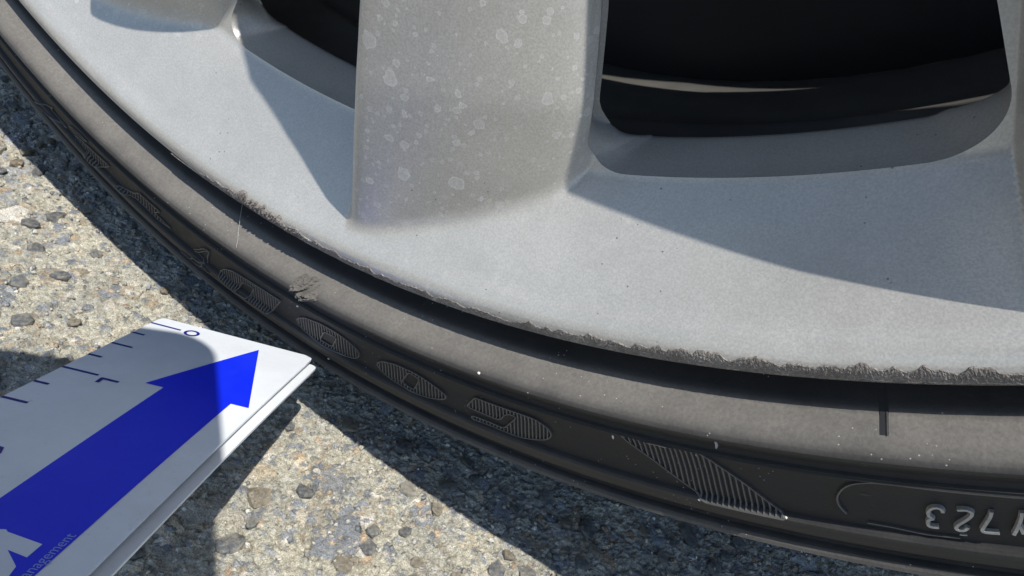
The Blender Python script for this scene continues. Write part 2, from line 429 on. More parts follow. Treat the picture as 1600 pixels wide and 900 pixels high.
def win_theta(x, r):
    lo = thR(r)+np.degrees(.0005/r); hi = thL(r)+DEL-np.degrees((.0068*np.clip((.2183-r)/.03,0,1)+.0030)/r)
    return lo+(hi-lo)*x/WW
def tgt_theta(s, r):
    c = (thL(r)+thR(r))/2; return c+DEL*s
o_r = OUT[:, 1]; o_t = win_theta(OUT[:, 0], o_r); t_r = TGT[:, 1]; t_t = tgt_theta(TGT[:, 0], t_r)
def cart(r, th, y): return np.stack([r*np.cos(np.radians(th)), y, r*np.sin(np.radians(th))], -1)
def face_sector(steps):
    q = (np.linspace(0, 1, steps+1)**1.15)[:, None]
    # straight lines in the plane (not in polar space)
    A = np.stack([o_r*np.cos(np.radians(o_t)), o_r*np.sin(np.radians(o_t))], -1)
    B = np.stack([t_r*np.cos(np.radians(t_t)), t_r*np.sin(np.radians(t_t))], -1)
    rr = o_r*(1-q)+t_r*q; tt = o_t*(1-q)+t_t*q
    y, act = face_y(rr, tt, True)
    n = len(o_r)
    Vv = cart(rr, tt, y).reshape(-1, 3); act = act.reshape(-1)
    e = 2e-5
    yx = lambda dx, dz: face_y(np.hypot(Vv[:, 0]+dx, Vv[:, 2]+dz), np.degrees(np.arctan2(Vv[:, 2]+dz, Vv[:, 0]+dx)))
    gx = (yx(e, 0)-yx(-e, 0))/(2*e); gz = (yx(0, e)-yx(0, -e))/(2*e)
    Nn = np.stack([gx, -np.ones_like(gx), gz], 1); Nn /= np.linalg.norm(Nn, axis=1)[:, None]
    id_ = np.arange((steps+1)*n).reshape(steps+1, n); j = np.arange(n); j2 = (j+1) % n
    Ff = np.concatenate([np.stack([id_[i, j], id_[i+1, j], id_[i+1, j2], id_[i, j2]], 1) for i in range(steps)])
    fc = Vv[Ff].mean(1); rr_ = np.hypot(fc[:, 0], fc[:, 2]); th_ = np.degrees(np.arctan2(fc[:, 2], fc[:, 0]))
    _, fa = face_y(rr_, th_, True)
    # side of the window the face lies on: next spoke if beyond the window middle
    midw = (win_theta(np.full_like(rr_, WW/2), np.clip(rr_, .11, .2178)))
    nxt = th_ > midw
    return Vv, Nn, Ff, fa, nxt, y[0]
def rot_y(Vv, deg):                                       # turn by +deg of th
    a = math.radians(deg); x = Vv[:, 0]*math.cos(a)-Vv[:, 2]*math.sin(a); z = Vv[:, 0]*math.sin(a)+Vv[:, 2]*math.cos(a)
    return np.stack([x, Vv[:, 1], z], 1)
WARP = 3.0
def warp(th):                                             # the spokes are not quite evenly spaced
    t = (np.asarray(th, float)+360) % 360-360             # -360..0
    return WARP*np.clip((-79-t)/10, 0, 1)*np.clip((t+230)/60, 0, 1)
def rot_v(Vv, deg):
    a = np.radians(deg); return np.stack([Vv[:, 0]*np.cos(a)-Vv[:, 2]*np.sin(a), Vv[:, 1], Vv[:, 0]*np.sin(a)+Vv[:, 2]*np.cos(a)], 1)
def np_mesh(name, Vv, Nn, Ff, mat, turn=0.0):
    used = np.unique(Ff); mp = -np.ones(len(Vv), int); mp[used] = np.arange(len(used))
    Vv = Vv[used]; Nn = Nn[used]; Ff = mp[Ff]
    tri = []
    for f in Ff:                                          # drop repeated points
        g = []
        for v_ in f:
            if v_ not in g: g.append(int(v_))
        if len(g) > 2: tri.append(g)
    me = bpy.data.meshes.new(name); me.from_pydata(Vv.tolist(), [], tri); me.update()
    me.polygons.foreach_set('use_smooth', [True]*len(me.polygons))
    a = me.attributes.new('spots', 'FLOAT', 'POINT')
    a.data.foreach_set('value', face_y(np.hypot(Vv[:, 0], Vv[:, 2]), np.degrees(np.arctan2(Vv[:, 2], Vv[:, 0])), spot=True).astype(np.float32))
    th_ = np.degrees(np.arctan2(Vv[:, 2], Vv[:, 0])) + turn; wq = warp(th_); co = rot_v(Vv, wq); me.vertices.foreach_set('co', co.astype(np.float32).ravel()); Nn = rot_v(Nn, wq); me.update()
    me.normals_split_custom_set_from_vertices(Nn.tolist()); me.materials.append(mat); return me
def to_wheel(o): o.location = Vector((0, 0, ZC))-wheel.location; return o
hi = face_sector(84); lo = face_sector(16)
FO[0] = .006; hi11 = face_sector(84); FO[0] = 0
FO[1] = .006; hi10 = face_sector(84); FO[1] = 0
# spokes: the near half of the next spoke (from this sector) and the far half (from the next sector)
def spoke_mesh(sec, turn=0.0, sec2=None):
    Vv, Nn, Ff, fa, nxt, _ = sec
    A = Ff[fa & ~nxt]
    Vw, Nw, Fw, fw, nw, _ = sec2 or sec
    B = Fw[fw & nw]
    V2 = np.concatenate([Vv, rot_y(Vw, -DEL)]); N2 = np.concatenate([Nn, rot_y(Nw, -DEL)])
    return np_mesh('spoke', V2, N2, np.concatenate([A, B+len(Vv)]), M_SIL, turn)
SP_HI = spoke_mesh(hi); SP_LO = spoke_mesh(lo)
for k_ in range(12):
    own = 5 < k_                                          # spokes on the unevenly spaced side get their own mesh
    o = to_wheel(link('spoke', (spoke_mesh(hi11, DEL*k_, hi10) if k_ == 11 else spoke_mesh(lo, DEL*k_)) if own else (SP_HI if k_ in (0, 1) else SP_LO), wheel))
    o.rotation_euler = (0, -R_(DEL*k_), 0)
# rim face (dish), all sectors in one part
VV = []; NN = []; FF = []; base = 0
for k_ in range(12):
    Vv, Nn, Ff, fa, nxt, _ = hi11 if k_ == 11 else hi10 if k_ == 10 else hi if k_ < 2 else lo
    VV.append(rot_y(Vv, DEL*k_)); NN.append(rot_y(Nn, DEL*k_)); FF.append(Ff[~fa]+base); base += len(Vv)
rim = to_wheel(link('rim', np_mesh('rim', np.concatenate(VV), np.concatenate(NN), np.concatenate(FF), M_SIL), wheel))
# window walls
def wall_mesh(sec=None):
    n = len(o_r); cen = None
    P2 = np.stack([OUT[:, 0], OUT[:, 1]], 1)
    tn = np.roll(P2, -1, 0)-np.roll(P2, 1, 0); nrm = np.stack([-tn[:, 1], tn[:, 0]], 1); nrm /= np.linalg.norm(nrm, axis=1)[:, None]
    if ((P2.mean(0)-P2[0])@nrm[0]) < 0: nrm = -nrm        # towards the opening
    y0 = (sec or hi)[5]
    rings = []
    for off, dy, ab in ((0, 0, None), (.00012, .0005, None), (.0020, None, .30), (.0044, None, .66), (.0050, None, .75), (.0052, None, .82), (.0048, None, .89), (.0036, None, .95), (.0014, None, .99), (-.0030, None, 1.0)):
        sd = np.clip((P2[:, 1]-.2045)/.0130, 0, 1); sd = sd*sd*(3-2*sd)      # 1 along the outer side, 0 on the flanks
        q = P2+nrm*(off*sd-(1-sd)*abs(off)*.7)[:, None]; fk = .003+.002*np.clip((P2[:, 1]-.172)/.012, 0, 1); yb = (y0+fk)*(1-sd)+.0290*sd
        y = y0+dy if dy is not None else y0+(yb-y0)*ab
        rings.append(cart(q[:, 1], win_theta(q[:, 0], q[:, 1]), y))
    Vv = np.concatenate(rings); Ff = []
    for i in range(len(rings)-1):
        for j in range(n): Ff.append((i*n+j, i*n+(j+1) % n, (i+1)*n+(j+1) % n, (i+1)*n+j))
    me = mesh_from('window_wall', Vv, Ff, M_SIL, True, 40)
    return me
WALL = wall_mesh()
for k_ in range(12):
    wm = WALL
    if k_ > 5:
        wm = (wall_mesh(hi11) if k_ == 11 else wall_mesh(hi10) if k_ == 10 else WALL.copy()); cc = np.empty(len(wm.vertices)*3, np.float32); wm.vertices.foreach_get('co', cc); cc = cc.reshape(-1, 3)
        cc = rot_v(cc, warp(np.degrees(np.arctan2(cc[:, 2], cc[:, 0]))+DEL*k_)); wm.vertices.foreach_set('co', cc.astype(np.float32).ravel()); wm.update()
    o = to_wheel(link('window_wall', wm, wheel)); o.rotation_euler = (0, -R_(DEL*k_), 0)
def lathe(name, prof, mat, n=360, a0=0.0, a1=360.0, sharp=None, attr=None, flat=False):
    full = abs(a1-a0-360) < 1e-6; m_ = n if full else n+1
    th = np.radians(np.linspace(a0, a1, n+1))[:m_]
    P = np.array(prof); Vv = np.stack([P[:, 0][None]*np.cos(th)[:, None], np.repeat(P[:, 1][None], m_, 0), P[:, 0][None]*np.sin(th)[:, None]], -1).reshape(-1, 3)
    c = len(P); Ff = []
    for i in range(n):
        i2 = (i+1) % m_
        for j in range(c-1): Ff.append((i*c+j, i*c+j+1, i2*c+j+1, i2*c+j))
    me = mesh_from(name, Vv, Ff, mat, True, sharp)
    if attr is not None:
        a = me.attributes.new('dust_shade', 'FLOAT', 'POINT'); a.data.foreach_set('value', np.tile(np.array(attr, np.float32), m_))
    return me
fl = [(.2462, float(dish(.2462))), (.2466, .0012), (.2468, .0022), (.2467, .0060), (.2462, .0120), (.2400, .0150), (.2330, .0180), (.2265, .0290)]
to_wheel(link('rim_flange', lathe('rim_flange', fl, M_SIL, 720, sharp=50), wheel))
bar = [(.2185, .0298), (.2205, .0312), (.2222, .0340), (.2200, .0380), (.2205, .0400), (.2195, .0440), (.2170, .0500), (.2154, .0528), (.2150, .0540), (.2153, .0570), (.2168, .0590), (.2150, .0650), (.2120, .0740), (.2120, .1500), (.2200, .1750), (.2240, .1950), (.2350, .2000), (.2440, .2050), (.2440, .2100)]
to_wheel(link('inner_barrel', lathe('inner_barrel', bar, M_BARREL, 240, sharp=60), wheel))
hub = [(.0001, -.012), (.029, -.012), (.0305, -.010), (.031, -.004), (.034, -.003), (.060, -.010), (.068, -.013), (.072, -.016), (.074, .030), (.0001, .032)]
to_wheel(link('hub', lathe('hub', hub, M_SIL, 96, sharp=35), wheel))
nut = [(.0001, -.006), (.005, -.006), (.009, -.004), (.0095, .012), (.0001, .012)]
NUT = lathe('wheel_nut', nut, M_BRAKE, 6, sharp=20)
for k_ in range(5):
    a = R_(72*k_+18); o = link('wheel_nut', NUT, wheel)
    o.location = Vector((.050*math.cos(a), -.010, ZC+.050*math.sin(a)))-wheel.location

# scraped rim edge: torn strip of bare alloy
def scrape():
    n = 1500; m_ = 11; th = np.linspace(-90.5, -40, n); Vv = np.zeros((n, m_, 3)); keep = np.zeros(n, bool)
    s = np.arange(n)
    wd = .0009+.0008*np.clip((th+68)/10, 0, 1)+.0010*vnoise(th*2.2, th*0, 21)+.0009*vnoise(th*4.5, th*0, 22)*vnoise(th*1.1, th*0+3, 23)+.0003*(vnoise(th*9, th*0, 24)-.5)
    big = np.exp(-((th+83.2)/2.4)**2)*.0026*(.5+.9*vnoise(th*3.1, th*0, 27)) + np.exp(-((th+78.5)/1.5)**2)*.0006
    wd = (wd*1.15+big)*np.clip((th+90.0)/4, .05, 1)
    wd = np.clip(wd, .0002, .0046)
    for j in range(m_):
        q = j/(m_-1)                                      # 0 inner edge on the face, 1 over the flange edge
        r = .2467-wd*(1-q)
        y = face_y(np.minimum(r, .2462), th)
        n1 = vnoise(th*16, th*0+q*6, 31)-.5; n2 = vnoise(th*48, th*0+q*11, 32)-.5
        b = math.sin(math.pi*min(1, q*1.15))**.6 if q*1.15 < 1 else 0
        lift = .00012+b*(.00005+.00022*n1*.5+.00018*n2)*(1+5*np.exp(-((th+82.5)/3.2)**2))*(1 if 0 < j < m_-1 else 0)
        if j == 0: lift = -.00012
        if j == 1: lift = lift+.00008*(vnoise(th*13, th*0, 33) > .6)
        y = y-lift + (0.0009 if j == m_-1 else 0)
        r = r+(.0004 if j == m_-1 else 0)+.0002*n2*b
        Vv[:, j] = cart(r, th, y)
    id_ = np.arange(n*m_).reshape(n, m_)
    Ff = np.stack([id_[:-1, :-1].ravel(), id_[:-1, 1:].ravel(), id_[1:, 1:].ravel(), id_[1:, :-1].ravel()], 1)
    me = mesh_from('scraped_edge', Vv.reshape(-1, 3), Ff, M_SCR, False)
    at = me.attributes.new('arc', 'FLOAT_VECTOR', 'POINT'); uv = np.zeros((n, m_, 3)); uv[..., 0] = np.radians(th)[:, None]*246; uv[..., 1] = (np.linspace(0, 1, m_)[None]*wd[:, None])*1000
    at.data.foreach_set('vector', uv.astype(np.float32).ravel()); return me
o = to_wheel(link('scraped_edge', scrape(), rim)); o.location = (0, 0, 0)
o['label'] = 'rough scraped bare alloy along the rim edge'

# ------------------------------------------------------------------ tyre
PROF = [(.2440, .0150, .0), (.2464, .0105, .0), (.2472, .0098, .0), (.2485, .0086, .0), (.2500, .0070, .0), (.2512, .0057, .06), (.2520, .0047, .08), (.2526, .0040, .25), (.2531, .0034, .6), (.2536, .0027, .9), (.2542, .0019, .85), (.2556, .0001, .85), (.2566, -.0016, .65), (.2575, -.0025, .4), (.2583, -.0028, .2), (.2590, -.0024, .1), (.2600, -.0012, .05),  # third value: dust, cut back inside the rim flange's shadow to paint it darker
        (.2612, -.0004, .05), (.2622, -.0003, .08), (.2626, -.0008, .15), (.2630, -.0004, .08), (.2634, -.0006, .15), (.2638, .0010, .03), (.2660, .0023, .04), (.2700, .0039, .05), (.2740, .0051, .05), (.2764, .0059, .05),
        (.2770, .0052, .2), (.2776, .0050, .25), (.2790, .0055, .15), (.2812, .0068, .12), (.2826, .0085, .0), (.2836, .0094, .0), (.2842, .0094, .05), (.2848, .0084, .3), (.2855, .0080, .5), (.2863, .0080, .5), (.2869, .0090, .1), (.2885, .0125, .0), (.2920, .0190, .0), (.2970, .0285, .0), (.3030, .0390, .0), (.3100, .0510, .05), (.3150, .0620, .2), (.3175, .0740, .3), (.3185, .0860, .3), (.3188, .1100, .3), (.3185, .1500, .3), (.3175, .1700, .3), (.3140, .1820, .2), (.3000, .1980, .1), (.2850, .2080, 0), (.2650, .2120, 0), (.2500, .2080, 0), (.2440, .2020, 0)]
pr = np.array(PROF)
def side_y(r): return np.interp(r, pr[:40, 0], pr[:40, 1])
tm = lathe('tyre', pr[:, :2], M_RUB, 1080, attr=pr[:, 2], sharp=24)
co = np.empty(len(tm.vertices)*3, np.float32); tm.vertices.foreach_get('co', co); co = co.reshape(-1, 3)
low = co[:, 2] < -ZC+.0004
co[:, 1] -= np.where(co[:, 2] < -.29, np.clip((-.29-co[:, 2])*.0, 0, .004), 0)
co[low, 2] = -ZC+.0004
tm.vertices.foreach_set('co', co.ravel()); tm.update()
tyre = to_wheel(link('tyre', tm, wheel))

def on_side(th, r, h): return cart(np.asarray(r), np.asarray(th), side_y(np.asarray(r))-h)
def stroke_mesh(name, lines, mat, w=.00035, h=.0003, closed=True, dens=.0006):
    """raised rib of width w following polylines given as (th, R mm)"""
    Vv = []; Ff = []
    for ln in lines:
        p = np.array(ln, float); p[:, 1] /= 1000
        if closed: p = np.vstack([p, p[:1]])
        # metric space (arc, r)
        q = np.stack([np.radians(p[:, 0])*.27, p[:, 1]], 1); L_ = np.r_[0, np.cumsum(np.linalg.norm(np.diff(q, axis=0), axis=1))]
        n = max(3, int(L_[-1]/dens)); s = np.linspace(0, L_[-1], n)
        q = np.stack([np.interp(s, L_, q[:, 0]), np.interp(s, L_, q[:, 1])], 1)
        for _ in range(2):                                # relax
            qq = q.copy(); qq[1:-1] = q[:-2]*.25+q[1:-1]*.5+q[2:]*.25
            if closed: qq[0] = qq[-1] = q[-2]*.25+q[0]*.5+q[1]*.25
            q = qq
        t = np.gradient(q, axis=0); t /= np.linalg.norm(t, axis=1)[:, None]+1e-12; nn = np.stack([-t[:, 1], t[:, 0]], 1)
        b0 = len(Vv)
        for o_, hh in ((-.5, -.0003), (-.28, h), (.28, h), (.5, -.0003)):
            g = q+nn*w*o_; Vv += list(on_side(np.degrees(g[:, 0]/.27), g[:, 1], hh))
        for k_ in range(3):
            for i in range(n-1): Ff.append((b0+k_*n+i, b0+k_*n+i+1, b0+(k_+1)*n+i+1, b0+(k_+1)*n+i))
        Ff.append((b0, b0+n, b0+2*n, b0+3*n)); Ff.append((b0+n-1, b0+4*n-1, b0+3*n-1, b0+2*n-1))
    return mesh_from(name, Vv, Ff, mat, False)
def inside(pt, poly):
    x, y = pt; c = False; n = len(poly); j = n-1
    for i in range(n):
        xi, yi = poly[i]; xj, yj = poly[j]
        if (yi > y) != (yj > y) and x < (xj-xi)*(y-yi)/(yj-yi)+xi: c = not c
        j = i
    return c
def hatch(poly, hole=None, pitch=.42, slant=0.0):
    """ribs across a letter: radial lines clipped by the outline"""
    P = np.array(poly); out = []
    t = P[:, 0].min()+pitch*.6
    while t < P[:, 0].max()-pitch*.2+2:
        run = []
        for r in np.arange(P[:, 1].min(), P[:, 1].max(), .12):
            q = (t-slant*(r-P[:, 1].min()), r)
            if inside(q, poly) and not (hole and inside(q, hole)): run.append(q)
            else:
                if len(run) > 4: out.append(run)
                run = []
        if len(run) > 4: out.append(run)
        t += pitch
    return [[r[1], r[len(r)//2], r[-2]] for r in out if len(r) > 5]
TR = {"D": [[-87.07, 276.76],[-86.9, 275.05],[-86.44, 272.72],[-85.6, 270.82],[-84.25, 269.97],[-82.95, 269.44],[-81.7, 269.22],[-82.43, 273.96],[-83.0, 277.98],[-83.88, 278.03],[-84.77, 278.19],[-85.55, 278.25],[-86.36, 278.18],[-86.85, 277.66]],"Di": [[-84.98, 272.75],[-83.95, 271.64],[-84.66, 277.71],[-85.62, 278.2]],"O": [[-80.75, 273.22],[-80.51, 271.91],[-79.95, 270.14],[-78.69, 268.57],[-78.0, 268.45],[-77.34, 268.65],[-76.53, 270.01],[-76.22, 271.64],[-76.23, 273.03],[-76.51, 274.69],[-77.25, 276.27],[-78.38, 276.72],[-79.07, 276.77],[-79.65, 276.58],[-80.33, 275.88],[-80.63, 274.63]],"Oi": [[-78.59, 271.09],[-77.67, 270.7],[-78.23, 275.55],[-79.12, 275.52]],"O2": [[-75.05, 272.55],[-74.88, 271.44],[-74.51, 270.13],[-73.52, 268.82],[-72.71, 268.62],[-72.04, 269.06],[-71.06, 270.85],[-70.67, 272.0],[-70.65, 272.73],[-70.93, 273.9],[-71.81, 275.67],[-72.52, 276.35],[-73.12, 276.42],[-73.72, 276.11],[-74.32, 275.52],[-74.88, 274.03]],"O2i": [[-72.85, 269.49],[-72.17, 270.19],[-72.79, 275.53],[-73.5, 274.42]],"G": [[-68.84, 268.22],[-67.34, 268.11],[-66.26, 267.99],[-65.74, 268.08],[-65.37, 268.68],[-65.09, 269.66],[-64.94, 270.9],[-64.96, 272.07],[-65.14, 273.24],[-65.42, 274.16],[-66.25, 275.69],[-66.74, 276.18],[-67.15, 276.31],[-68.32, 276.19],[-69.43, 276.4],[-69.28, 275.09],[-68.42, 274.97],[-67.52, 275.2],[-67.13, 272.82],[-66.66, 269.83],[-66.91, 269.3],[-67.29, 270.27],[-67.45, 271.14],[-67.53, 272.32],[-67.79, 272.89],[-68.63, 272.8],[-69.52, 272.65]],"chev": [[-61.44, 264.03],[-59.68, 263.4],[-58.24, 264.05],[-56.66, 270.69],[-55.21, 277.52],[-55.53, 277.44],[-56.85, 277.52],[-58.25, 277.66],[-59.78, 271.71],[-61.29, 265.82]],"E": [[-100.48, 278.52],[-99.9, 276.91],[-98.81, 275.76],[-96.8, 273.93],[-97.33, 278.09],[-98.34, 284.64],[-99.5, 287.34],[-99.37, 281.22],[-99.9, 280.35]],"E2": [[-101.09, 276.64],[-100.56, 274.35],[-99.49, 272.84],[-98.9, 272.65],[-99.4, 274.38]],"Y": [[-96.54, 284.05],[-95.08, 278.69],[-94.45, 276.35],[-93.97, 272.94],[-92.99, 272.9],[-91.9, 272.53],[-92.63, 277.14],[-91.86, 278.22],[-91.16, 278.7],[-92.49, 280.71],[-93.51, 279.69],[-94.39, 279.37],[-95.69, 284.06]],"R": [[-104.88, 287.93],[-102.62, 276.21],[-102.99, 279.17],[-101.25, 280.0],[-101.73, 281.44]],"w1": [[-89.22, 275.07],[-88.71, 273.3],[-88.13, 270.8],[-87.79, 270.03],[-87.56, 270.12]],"w2": [[-89.19, 275.81],[-88.6, 273.99],[-88.1, 271.55],[-87.58, 270.2],[-87.88, 272.9],[-88.1, 276.32]],"w3": [[-90.5, 280.36],[-89.88, 279.44],[-89.49, 279.83],[-89.2, 277.68],[-88.92, 277.22],[-88.82, 277.89],[-88.49, 277.0],[-88.21, 276.7]],"w4": [[-90.58, 281.1],[-89.88, 280.81],[-89.2, 280.8],[-88.48, 279.76],[-87.84, 278.75]],"w5": [[-89.49, 279.83],[-89.02, 280.09],[-88.6, 279.19],[-88.3, 277.84],[-87.99, 278.29]],"w6": [[-88.82, 275.27],[-88.45, 275.25],[-88.32, 276.75],[-88.37, 278.06]],"plate": [[-53.21, 273.74],[-53.41, 272.37],[-53.48, 270.6],[-53.42, 269.27],[-53.2, 267.14],[-52.85, 265.61],[-52.29, 264.5],[-51.53, 264.36],[-50.45, 264.54],[-49.26, 264.55],[-48.15, 264.55]],"plate2": [[-52.58, 275.22],[-51.85, 275.33],[-50.86, 275.94],[-49.91, 275.7]],"hole": [[-52.77, 268.58],[-52.66, 267.89],[-52.46, 267.62],[-52.32, 267.98],[-52.44, 268.65],[-52.64, 269.03]],"n3": [[-50.3, 269.78],[-50.32, 268.84],[-50.43, 268.62],[-50.59, 268.89],[-50.73, 269.99],[-50.73, 271.16],[-50.54, 271.68],[-50.7, 271.51],[-50.79, 272.7],[-50.74, 273.62],[-50.47, 273.42]],"n2": [[-49.9, 268.77],[-49.65, 268.43],[-49.5, 268.77],[-49.49, 269.5],[-49.63, 270.6],[-49.88, 272.0],[-50.03, 273.05],[-49.94, 273.64],[-49.75, 273.44],[-49.66, 272.59]],"n7": [[-48.99, 268.33],[-49.03, 269.56],[-49.19, 271.45],[-49.33, 273.23],[-49.11, 273.2],[-48.84, 273.09]],"n1": [[-48.22, 267.83],[-48.26, 269.51],[-48.38, 271.66],[-48.48, 273.07]],"n1b": [[-48.31, 270.92],[-48.23, 272.63]],"dash": [[-49.91, 275.0],[-49.71, 274.92]],"gouge": [[-78.9, 256.68],[-80.05, 257.49],[-77.77, 256.85]],"slitA": [[-72.06, 248.75],[-72.43, 251.96]],"slitB": [[-51.95, 244.82],[-51.87, 252.99]],"nibs": [[-57.34, 258.24],[-61.87, 266.17],[-80.34, 267.08],[-67.86, 257.2],[-58.33, 265.54],[-79.21, 283.97],[-58.47, 277.86],[-55.27, 277.26]],"slitC": [[-92.57, 248.69],[-93.0, 250.69]],"chevline": [[-59.15, 257.02],[-58.82, 262.47]]}
for k_ in ('E', 'E2', 'Y', 'R'):
    TR[k_] = [(t, 267+(r-270)*.62+1.8 if r > 270 else r) for t, r in TR[k_]]
def letter(keys, hatchkey=None, hole=None, pitch=.30, slant=.0, name='raised_letter', label=None, closed=True):
    o = link(name, stroke_mesh(name, [TR[k_] for k_ in keys], M_LET, .00044, .00046, closed), tyre)
    if hatchkey:
        lines = hatch(TR[hatchkey], TR[hole] if hole else None, pitch, slant)
        if lines: link('rib', stroke_mesh('rib', lines, M_LET, .00048, .00038, False), o if False else tyre)
    return o
letter(['D', 'Di'], 'D', 'Di', .20, .035)
letter(['O', 'Oi'], 'O', 'Oi', .195, .03)
letter(['O2', 'O2i'], 'O2', 'O2i', .195, .03)
letter(['G'], 'G', None, .19, .03)
letter(['E', 'E2'], 'E', None, .26, .05)
letter(['Y'], 'Y', None, .26, .05)
letter(['R'], None)
letter(['w1', 'w2', 'w3', 'w4', 'w5', 'w6'], None, name='raised_emblem', closed=False)
letter(['chev'], 'chev', None, .215, -.008, name='ribbed_arrow')
letter(['plate'], None, name='code_plate', closed=False)
letter(['plate2'], None, name='moulded_line', closed=False)
for k_ in ('n3', 'n2', 'n7', 'n1'):
    ls = [TR[k_]]+([TR['n1b']] if k_ == 'n1' else [])
    link('raised_number', stroke_mesh('raised_number', ls, M_NUM, .00080, .00085, False, .0004), tyre)
link('raised_mark', stroke_mesh('raised_mark', [TR['dash']], M_NUM, .0004, .0003, False), tyre)
# moulding slots and the dimple (dark inlays on the surface paint the shade inside them)
def pad(name, th, r, lx, lr, h, mat, seed=0, sub=2, tilt=0.0, parent=None, jag=.25):
    bm = bmesh.new(); bmesh.ops.create_icosphere(bm, subdivisions=sub, radius=1); rs = np.random.default_rng(seed)
    ctr = Vector(on_side(th, r, 0)); e = 1e-4
    er = (Vector(on_side(th, r+e, 0))-ctr).normalized(); et = (Vector(on_side(th+.01, r, 0))-ctr).normalized(); nn = er.cross(et).normalized()
    if nn.y > 0: nn = -nn
    c, s_ = math.cos(tilt), math.sin(tilt)
    for v in bm.verts:
        v.co *= 1+rs.uniform(-jag, jag); a, b, d = v.co
        p = ctr+et*(c*a*lx-s_*b*lr)+er*(s_*a*lx+c*b*lr)+nn*(d*h); v.co = p
    me = bpy.data.meshes.new(name); bm.to_mesh(me); bm.free(); me.materials.append(mat)
    return link(name, me, parent or tyre)
def groove(th0, r0_, th1, r1_, w_):
    """short narrow slot: dark strip painted for its shade, raised lip beside it"""
    n = 10; Vv = []; Ff = []
    t = np.linspace(0, 1, n); th = th0+(th1-th0)*t; r = (r0_+(r1_-r0_)*t)/1000
    sec = ((-1.0, -.00004), (-.75, .00005), (.55, .00006), (.95, .00024), (1.5, -.00004))
    for o_, h in sec: Vv += list(on_side(th+np.degrees(o_*w_/.25), r, h))
    for k_ in range(len(sec)-1):
        for i in range(n-1): Ff.append((k_*n+i, k_*n+i+1, (k_+1)*n+i+1, (k_+1)*n+i))
    me = mesh_from('moulding_slot', Vv, Ff, M_RUB, False); me.materials.append(M_DARK)
    for i, p in enumerate(me.polygons):
        if i//(n-1) == 1: p.material_index = 1
    link('moulding_slot', me, tyre)
groove(-51.95, 247.2, -51.80, 255.4, .00055)
groove(-72.06, 248.7, -72.43, 252.2, .0004)
groove(-92.57, 248.7, -93.0, 250.9, .0004)
pad('dimple', -52.55, .26835, .00095, .00042, .00012, M_DARK, 3, 2, .1, jag=.05)
# torn chunk on the rim protector
def torn():
    n = 56; m_ = 44; Vv = []; Ff = []
    for i in range(n):
        for j in range(m_):
            a = (i/(n-1)-.5)*2; b = (j/(m_-1)-.5)*2
            d = math.hypot(a, b); dd = min(1, d)
            sq = 1/max(1e-6, max(abs(a), abs(b)))*d if d > 0 else 1
            a2, b2 = (a/sq*max(1, 1), b/sq) if d > 0 else (a, b)
            rim_ = 1+.10*math.sin(5*math.atan2(b2, a2)+1)+.05*math.sin(11*math.atan2(b2, a2))
            x = a2*.0041*rim_; r = .2572+b2*.0026*rim_
            q = math.hypot(a2, b2)
            h = (1-q**3)*(.0006+.0013*float(vnoise(a2*3.1+9, b2*3.1, 41))+.0012*(float(vnoise(a2*9, b2*9, 42))-.5))
            crack = math.exp(-((a2*.75+b2*.65+.12*math.sin(6*b2))/.10)**2); h -= crack*.0034*(1-q*q)
            h += .0007*(float(vnoise(a2*22, b2*22, 43))-.5)*(q < .97)
            if q > .97: h = -.0003
            Vv.append(on_side(-78.9+math.degrees(x/.257), r, h))
    for i in range(n-1):
        for j in range(m_-1): Ff.append((i*m_+j, (i+1)*m_+j, (i+1)*m_+j+1, i*m_+j+1))
    return mesh_from('torn_rubber', Vv, Ff, M_TORN, False)
o = link('torn_rubber', torn(), tyre); o['label'] = 'torn crumpled scrap of rubber on the tyre ridge'
for i, (t_, r_) in enumerate([(-61.87, 266.2), (-80.34, 267.1), (-67.86, 257.6), (-58.33, 265.6), (-58.47, 277.6), (-55.27, 277.2), (-79.2, 284.2)]):
    s = (.00045, .0004, .00035, .0003, .0003, .0003, .00035)[i]
    pad('grit', t_, r_/1000, s*(.6 if i == 0 else 1), s*(1.4 if i == 0 else .9), s, M_NIB, i+5, 1)
pad('rubber_whisker', -57.34, .2604, .00026, .0019, .0005, simple('grey_whisker', (.36, .31, .31), .7), 60, 2, .12)
# one pale hair lying over the ridge
hv = []; hf = []
for i in range(24):
    q = i/23; th = -86.6+2.6*q+.25*math.sin(3*q); r = .2468+.0100*q
    p = on_side(th, max(r, .2478), .0005+.0020*math.sin(math.pi*q)); 
    for s in range(4): a = s*math.pi/2; hv.append(p+np.array([math.cos(a)*.00005, 0, math.sin(a)*.00005]))
for i in range(23):
    for s in range(4): hf.append((i*4+s, i*4+(s+1) % 4, (i+1)*4+(s+1) % 4, (i+1)*4+s))
hair = mesh_from('fibre', hv, hf, simple('pale_fibre', (.55, .52, .48), .5), True)
link('fibre', hair, tyre)

